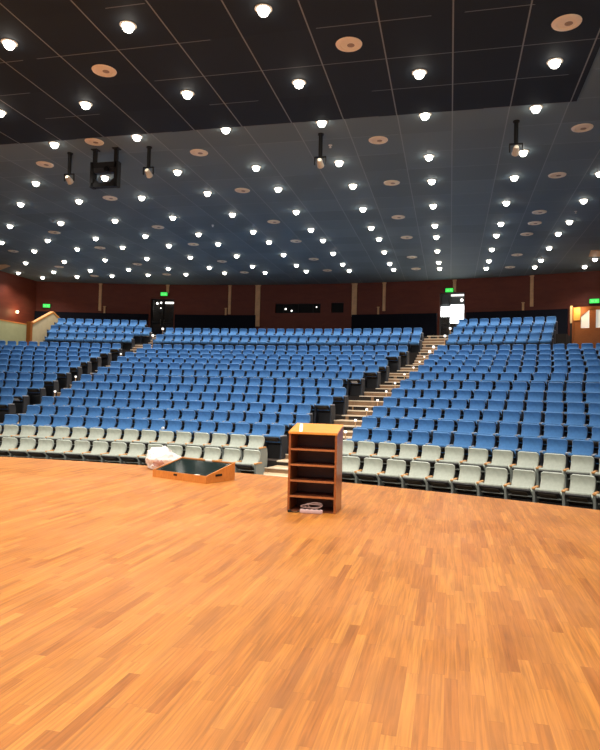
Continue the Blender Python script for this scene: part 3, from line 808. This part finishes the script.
def pan_mb(mi_a=0, mi_b=1, mb=None):
    mb = mb or MB()
    mb.box(-.215, .215, -.40, .02, -.03, .0, mi_a, TILT, .012)
    mb.box(-.15, .15, -.36, -.05, -.045, -.028, mi_b, TILT, .006)
    mb.box(-.20, .20, -.02, .02, -.075, -.03, mi_a, TILT)
    return mb
def cush_mb(mi=0, mb=None):
    mb = mb or MB(); mb.box(-.21, .21, -.405, .0, .0, .06, mi, TILT, .026); return mb
def base_mb(mi=0, mb=None):
    mb = mb or MB(); mb.box(-.20, .20, -.22, -.06, 0, .37, mi, None, .01); return mb
def down_mb(mi=0, mb=None):
    mb = mb or MB(); mb.box(-.22, .22, -.56, -.08, .40, .54, mi, None, .04); return mb
def frame_mb(x, mi=0, mb=None):
    mb = mb or MB()
    mb.prism([(-.40, 0), (.02, 0), (.04, .46), (-.02, .60), (-.40, .60), (-.36, .36)], 0, x-.022, x+.022, mi)
    mb.box(x-.035, x+.035, -.42, .04, 0, .02, mi)
    return mb
def arm_mb(x, mi=0, mb=None):
    mb = mb or MB(); mb.box(x-.03, x+.03, -.42, -.06, .60, .635, mi, None, .01); return mb
MESH = {}
for k, fab, fr, ar in (('blue', 'blue', 'frame_dark', 'arm_blue'), ('grey', 'grey', 'frame_grey', 'arm_wood')):
    MESH[k] = dict(back=back_mb().mesh('backrest', [fab], 50), pan=pan_mb().mesh('seat', ['black', 'under'], 40), cush=cush_mb().mesh('cushion', [fab], 40), base=base_mb().mesh('base', ['black']),
                   fr=frame_mb(PITCH/2).mesh('side_panel', [fr]), fl=frame_mb(-PITCH/2).mesh('side_panel', [fr]),
                   ar=arm_mb(PITCH/2).mesh('armrest', [ar], 40), al=arm_mb(-PITCH/2).mesh('armrest', [ar], 40))
def make_seat(kind, first):
    """parts of one seat; the left-most seat of a row also carries the row's first side panel"""
    t = empty('auditorium_seat', cat='seat')
    S = MESH[kind]
    def part(name, me, par):
        o = bpy.data.objects.new(name, me); COL.objects.link(o); o.parent = par; return o
    part('backrest', S['back'], t)
    s = part('seat', S['pan'], t); part('cushion', S['cush'], s)
    part('base', S['base'], t)
    part('side_panel', S['fr'], t); part('armrest', S['ar'], t)
    if first: part('side_panel', S['fl'], t); part('armrest', S['al'], t)
    return t

seats = []   # (distance, row, block, position from aisle, angle, first)
for i in range(17):
    R = radii[i]; z = FLOORZ[i]
    lst = []
    if mid_end[i] is not None:
        for k in range(mid_count[i]+1):
            lst.append(('middle block', k+1, (mid_end[i]-k), k == mid_count[i]))
    lim_r = .288 if i >= 14 else .46
    k = 0
    while (right_start[i]+k)*PITCH/R < lim_r:
        lst.append(('right block', k+1, right_start[i]+k, k == 0)); k += 1
    lim_l = [-.2645, -.2655, -.263][i-14] if i >= 14 else -.36
    k = 0
    while (left_end[i]-k)*PITCH/R > lim_l:
        lst.append(('left block', k+1, left_end[i]-k, (left_end[i]-k-1)*PITCH/R <= lim_l)); k += 1
    for blk, n, s, first in lst:
        a = s*PITCH/R
        P = arc(R, a, z)
        if P.x < XL+.5 or P.x > XR-.5: continue
        px = [to_px(P + Vector((0, 0, h))) for h in (.5, .9)]
        if min(p[0] for p in px) > 665 or max(p[0] for p in px) < -18: continue
        seats.append((P.length, i, blk, n, a, first, min(p[0] for p in px) < 606 and max(p[0] for p in px) > -6))
seats.sort()
NEAR, seen_ = 0, 0
while seen_ < 300: seen_ += seats[NEAR][6]; NEAR += 1      # the 300 nearest seats in view stand alone
protos = {}; seat_at = {}
for d, i, blk, n, a, first, _v in seats[:NEAR]:
    kind = 'grey' if i < 2 else 'blue'
    key = (kind, first)
    row = ('front grey row', 'second grey row')[i] if i < 2 else '%s blue row' % ORD[i-1]
    side = {'middle block': 'the right-hand aisle', 'right block': 'the aisle', 'left block': 'the left-hand aisle'}[blk]
    lab = '%s tip-up seat, %s, %s, %s seat from %s' % (kind, row, blk, ORD[n], side)
    loc = arc(radii[i], a, FLOORZ[i])
    if key not in protos: o = protos[key] = make_seat(kind, first)
    else: o = dup(protos[key])
    o.location = loc; o.rotation_euler = (0, 0, -a); seat_at[(i, blk, n)] = o
    tag(o, lab, 'seat', 'grey seats in the two front rows' if i < 2 else 'blue seats in the %s' % blk)
# the rest of the blue seats, farther back
far = MB()
proto_far = MB()
proto_far.add(*[(b := back_mb(0, 6)).v, b.f], 0)
base_mb(1, proto_far)
proto_tier = MB(); proto_tier.add(proto_far.v, proto_far.f, 0); proto_tier.m = list(proto_far.m); down_mb(0, proto_tier)
for q_ in (proto_tier,): frame_mb(PITCH/2, 3, q_); arm_mb(PITCH/2, 4, q_)
pan_mb(1, 2, proto_far); cush_mb(0, proto_far); frame_mb(PITCH/2, 3, proto_far); arm_mb(PITCH/2, 4, proto_far)
left_extra = MB(); frame_mb(-PITCH/2, 3, left_extra); arm_mb(-PITCH/2, 4, left_extra)
for d, i, blk, n, a, first, _v in seats[NEAR:]:
    T = Matrix.Translation(arc(radii[i], a, FLOORZ[i])) @ Matrix.Rotation(-a, 4, 'Z')
    pf = proto_tier if i >= 14 else proto_far       # the seats of the rear tier stand folded down
    for src in ((pf, left_extra) if first else (pf,)):
        k = len(far.v)
        far.v += [tuple(T @ Vector(v)) for v in src.v]; far.f += [tuple(q+k for q in f) for f in src.f]; far.m += src.m
o = far.obj('auditorium_seating', ['blue', 'black', 'under', 'frame_dark', 'arm_blue'], smooth=45)
tag(o, 'massed blue seats of the farther rows up to the rear wall', 'seats', kind='stuff')

# ------------------------------------------------------------------ aisle lights and papers
def aisle_light(big):
    t = empty('aisle_light', cat='aisle light', group='white lights along the aisles')
    k = 1.35 if big else .8
    mb = MB(); mb.box(-.012, .012, -.012, .012, 0, .76); mb.box(-.03, .03, -.04, .04, 0, .012); mb.obj('post', 'pilaster', t)
    mb = MB(); mb.box(-.033*k, .033*k, -.05*k, .05*k, .76, .76+.075*k, 0, None, .01); mb.obj('lamp', 'step_white', t)
    return t
small, large = aisle_light(False), aisle_light(True)
first_use = {False: True, True: True}
def place_aisle_light(i, a, aisle):
    big = i >= 12
    src = large if big else small
    o = src if first_use[big] else dup(src)
    first_use[big] = False
    o.location = arc(radii[i] - .20, a, FLOORZ[i] + .012); o.rotation_euler.z = -a
    o['label'] = 'small white light beside the %s aisle stairs, at the end of %s blue row' % (aisle, ORD[i-1])
for i in range(2, 16): place_aisle_light(i, right_start_ang(i) - half(i) - .085/radii[i], 'right')
for i in (5, 7, 11, 14, 15): place_aisle_light(i, mid_start_ang(i) - half(i) - .085/radii[i], 'left')

# white papers taped under two end seats
for key in ((8, 'middle block', 1), (5, 'left block', 1)):
    pan_ = [c for c in seat_at[key].children if c.name.startswith('seat')][0]
    mb = MB(); mb.box(-.11, .11, -.34, -.16, -.050, -.044, 0, TILT)
    tag(mb.obj('paper_label', 'white', pan_), 'white paper label')
# small crumpled white lump on an armrest
i = 2; a = (mid_end[i] - 6.5)*PITCH/radii[i]
bm = bmesh.new(); bmesh.ops.create_icosphere(bm, subdivisions=2, radius=.05)
for v in bm.verts: v.co *= random.uniform(.75, 1.1); v.co.z = max(v.co.z, -.03)
me = bpy.data.meshes.new('white_lump'); bm.to_mesh(me); bm.free(); me.materials.append(M['white'])
o = bpy.data.objects.new('white_lump', me); COL.objects.link(o); o.location = arc(radii[i]-.24, a, FLOORZ[i]+.666)
tag(o, 'crumpled white lump on an armrest of the first blue row above the plastic bag', 'paper')

# ------------------------------------------------------------------ lectern
LX0, LX1, LY0, LY1 = -2.020, -1.385, 8.02, 8.46
LW = LX1-LX0; LD = LY1-LY0
t = empty('lectern', (LX0, LY0, 0), 0, 'red-brown wooden lectern with open shelves and sloping orange top', 'lectern')
TH = .028; ZF, ZB = 1.022, 1.112
for x in (0, LW-TH):
    mb = MB(); mb.prism([(.0, .0), (LD, .0), (LD, ZB-.03), (0, ZF-.022)], 0, x, x+TH); mb.obj('side_panel', 'lectern', t)
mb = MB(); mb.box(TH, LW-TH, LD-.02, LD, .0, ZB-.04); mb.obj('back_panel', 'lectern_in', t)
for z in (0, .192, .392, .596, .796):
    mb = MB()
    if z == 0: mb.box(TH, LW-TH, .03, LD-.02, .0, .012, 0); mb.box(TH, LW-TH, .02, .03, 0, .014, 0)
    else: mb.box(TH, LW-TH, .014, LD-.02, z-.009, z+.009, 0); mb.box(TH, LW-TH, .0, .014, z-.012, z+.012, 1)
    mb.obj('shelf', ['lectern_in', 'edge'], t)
mb = MB()
mb.prism([(-.012, ZF-.026), (LD+.010, ZB-.022), (LD+.010, ZB+.005), (-.012, ZF)], 0, -.004, LW+.004)
mb.obj('sloping_top', 'lectern_top', t)
# narrow white strip laid along the sloping top
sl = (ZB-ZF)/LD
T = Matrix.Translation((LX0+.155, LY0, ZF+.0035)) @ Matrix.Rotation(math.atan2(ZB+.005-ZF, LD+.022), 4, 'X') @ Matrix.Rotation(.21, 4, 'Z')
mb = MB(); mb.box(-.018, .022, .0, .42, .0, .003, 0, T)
tag(mb.obj('white_strip', 'white'), 'narrow white strip lying across the lectern top', 'strip')
# power strip with a loop of pale cable in front of the bottom shelf
t = empty('power_strip', (-1.70, 7.955, 0), math.radians(6), 'pale pink power strip with looped cable at the foot of the lectern', 'power strip')
mb = MB(); mb.box(-.13, .16, -.035, .03, 0, .05, 0, None, .012); body = mb.obj('body', 'pink', t, 40)
mb = MB(); 
for k in range(4): mb.lathe([(.018, 0), (.018, .004), (0, .004)], 10, 0, Matrix.Translation((-.07+.06*k, 0, .05)))
mb.obj('sockets', 'metal_black', body)
for rr, h, ox, ph in ((.085, .10, .03, 0), (.07, .12, .06, .7), (.10, .08, .0, 1.5)):
    mb = MB(); pts_ = []
    for k in range(25):
        u = 2*PI*k/24; pts_.append((ox + rr*1.25*cos(u), .045 + .03*sin(u+ph), .055 + h*.55*(1+sin(u))*.5 + .006))
    mb.tube(pts_, .0055, 6); mb.obj('cable_loop', 'cable', t, 60)
mb = MB(); mb.tube([(-.13, 0, .025), (-.17, -.01, .01), (-.22, .0, .009), (-.25, .02, .009)], .008, 6); mb.box(-.29, -.245, .0, .04, .0, .03, 0, None, .006); mb.obj('plug_cable', 'metal_black', t)

# ------------------------------------------------------------------ wedge shaped floor monitor
A, B, D = Vector((-5.046, 10.322, 0)), Vector((-3.884, 9.941, 0)), Vector((-3.61, 10.546, 0))
ex = (B-A).normalized(); wx = (B-A).length + .05; dy = (D-B).length + .05
ang_m = math.atan2(ex.y, ex.x) - .055
t = empty('floor_monitor', A, ang_m, 'wedge-shaped orange wooden floor monitor box with dark glass top', 'monitor')
H0, H1 = .125, .30; e = .022
mb = MB()
mb.box(0, wx, 0, e, 0, H0)                                              # front board
mb.box(0, wx, dy-e, dy, 0, H1)
for x in (0, wx-e):
    mb.prism([(e, 0), (dy-e, 0), (dy-e, H1-.006), (e, H0+.006)], 0, x, x+e)
mb.box(e, wx-e, e, dy-e, 0, .02)
mb.obj('box', 'monitor_wood', t)
mb = MB(); sl = lambda y: H0 + (H1-H0)*y/dy
mb.add([(e, e, sl(e)-.012), (wx-e, e, sl(e)-.012), (wx-e, dy-e, sl(dy-e)-.012), (e, dy-e, sl(dy-e)-.012), (e, e, sl(e)-.02), (wx-e, e, sl(e)-.02), (wx-e, dy-e, sl(dy-e)-.02), (e, dy-e, sl(dy-e)-.02)],
       [(0, 1, 2, 3), (4, 7, 6, 5), (0, 4, 5, 1), (1, 5, 6, 2), (2, 6, 7, 3), (3, 7, 4, 0)])
mb.obj('glass_top', 'glass_dark', t)
mb = MB(); mb.box(.52, .60, -.008, 0, .07, .10); mb.obj('latch', 'metal_black', t)
mb = MB(); mb.box(wx, wx+.006, .22, .38, .10, .135); mb.obj('hand_slot', 'metal_black', t)
mb = MB(); mb.prism([(wx*.50, H1-.07), (wx*.56, H1-.07), (wx*.60, H1+.006), (wx*.46, H1+.006)], 1, dy-e-.004, dy+.004)
mb.obj('white_tab', 'white', t)
mb = MB(); mb.box(wx*.78, wx*.85, e*.2, e+.03, H0-.002, H0+.006); mb.obj('white_tab', 'white', t)

# ------------------------------------------------------------------ crumpled plastic bag
bm = bmesh.new(); bmesh.ops.create_icosphere(bm, subdivisions=4, radius=1)
import mathutils
for v in bm.verts:
    p = v.co.copy()
    n1 = mathutils.noise.noise(p*1.6 + Vector((3.1, 0, 1))); n2 = abs(mathutils.noise.noise(p*4.2)); n3 = abs(mathutils.noise.noise(p*9.0))
    k = 1 + .28*n1 + .20*n2 + .10*n3
    q = Vector((p.x*.33*k, p.y*.27*k, p.z*.22*k))
    q.z += .17; 
    if q.x > .05: q.z *= 1 - .9*(q.x-.05)
    if q.z < .005: q.z = .005
    v.co = q
me = bpy.data.meshes.new('plastic_bag'); bm.to_mesh(me); bm.free(); me.materials.append(M['bag']); me.materials.append(M['pink'])
for p in me.polygons:
    c = p.center; p.material_index = 1 if ((c.x+.08)**2/.012 + (c.z-.13)**2/.0035 < 1 and c.y < -.05) else 0
me.polygons.foreach_set('use_smooth', [True]*len(me.polygons)); me.set_sharp_from_angle(angle=math.radians(28))
o = bpy.data.objects.new('plastic_bag', me); COL.objects.link(o); o.location = (-5.38, 11.45, 0); o.rotation_euler.z = .4
tag(o, 'crumpled white plastic bag behind the floor monitor box', 'bag')
# ------------------------------------------------------------------ world and view
w = bpy.data.worlds.new('world'); SC.world = w; w.use_nodes = True
bg = w.node_tree.nodes['Background']; bg.inputs[0].default_value = (.95, .97, 1, 1); bg.inputs[1].default_value = .45
SC.view_settings.view_transform = 'Standard'; SC.view_settings.look = 'None'
SC.view_settings.exposure = 0.0; SC.view_settings.gamma = 1.0; SC.view_settings.use_curve_mapping = False
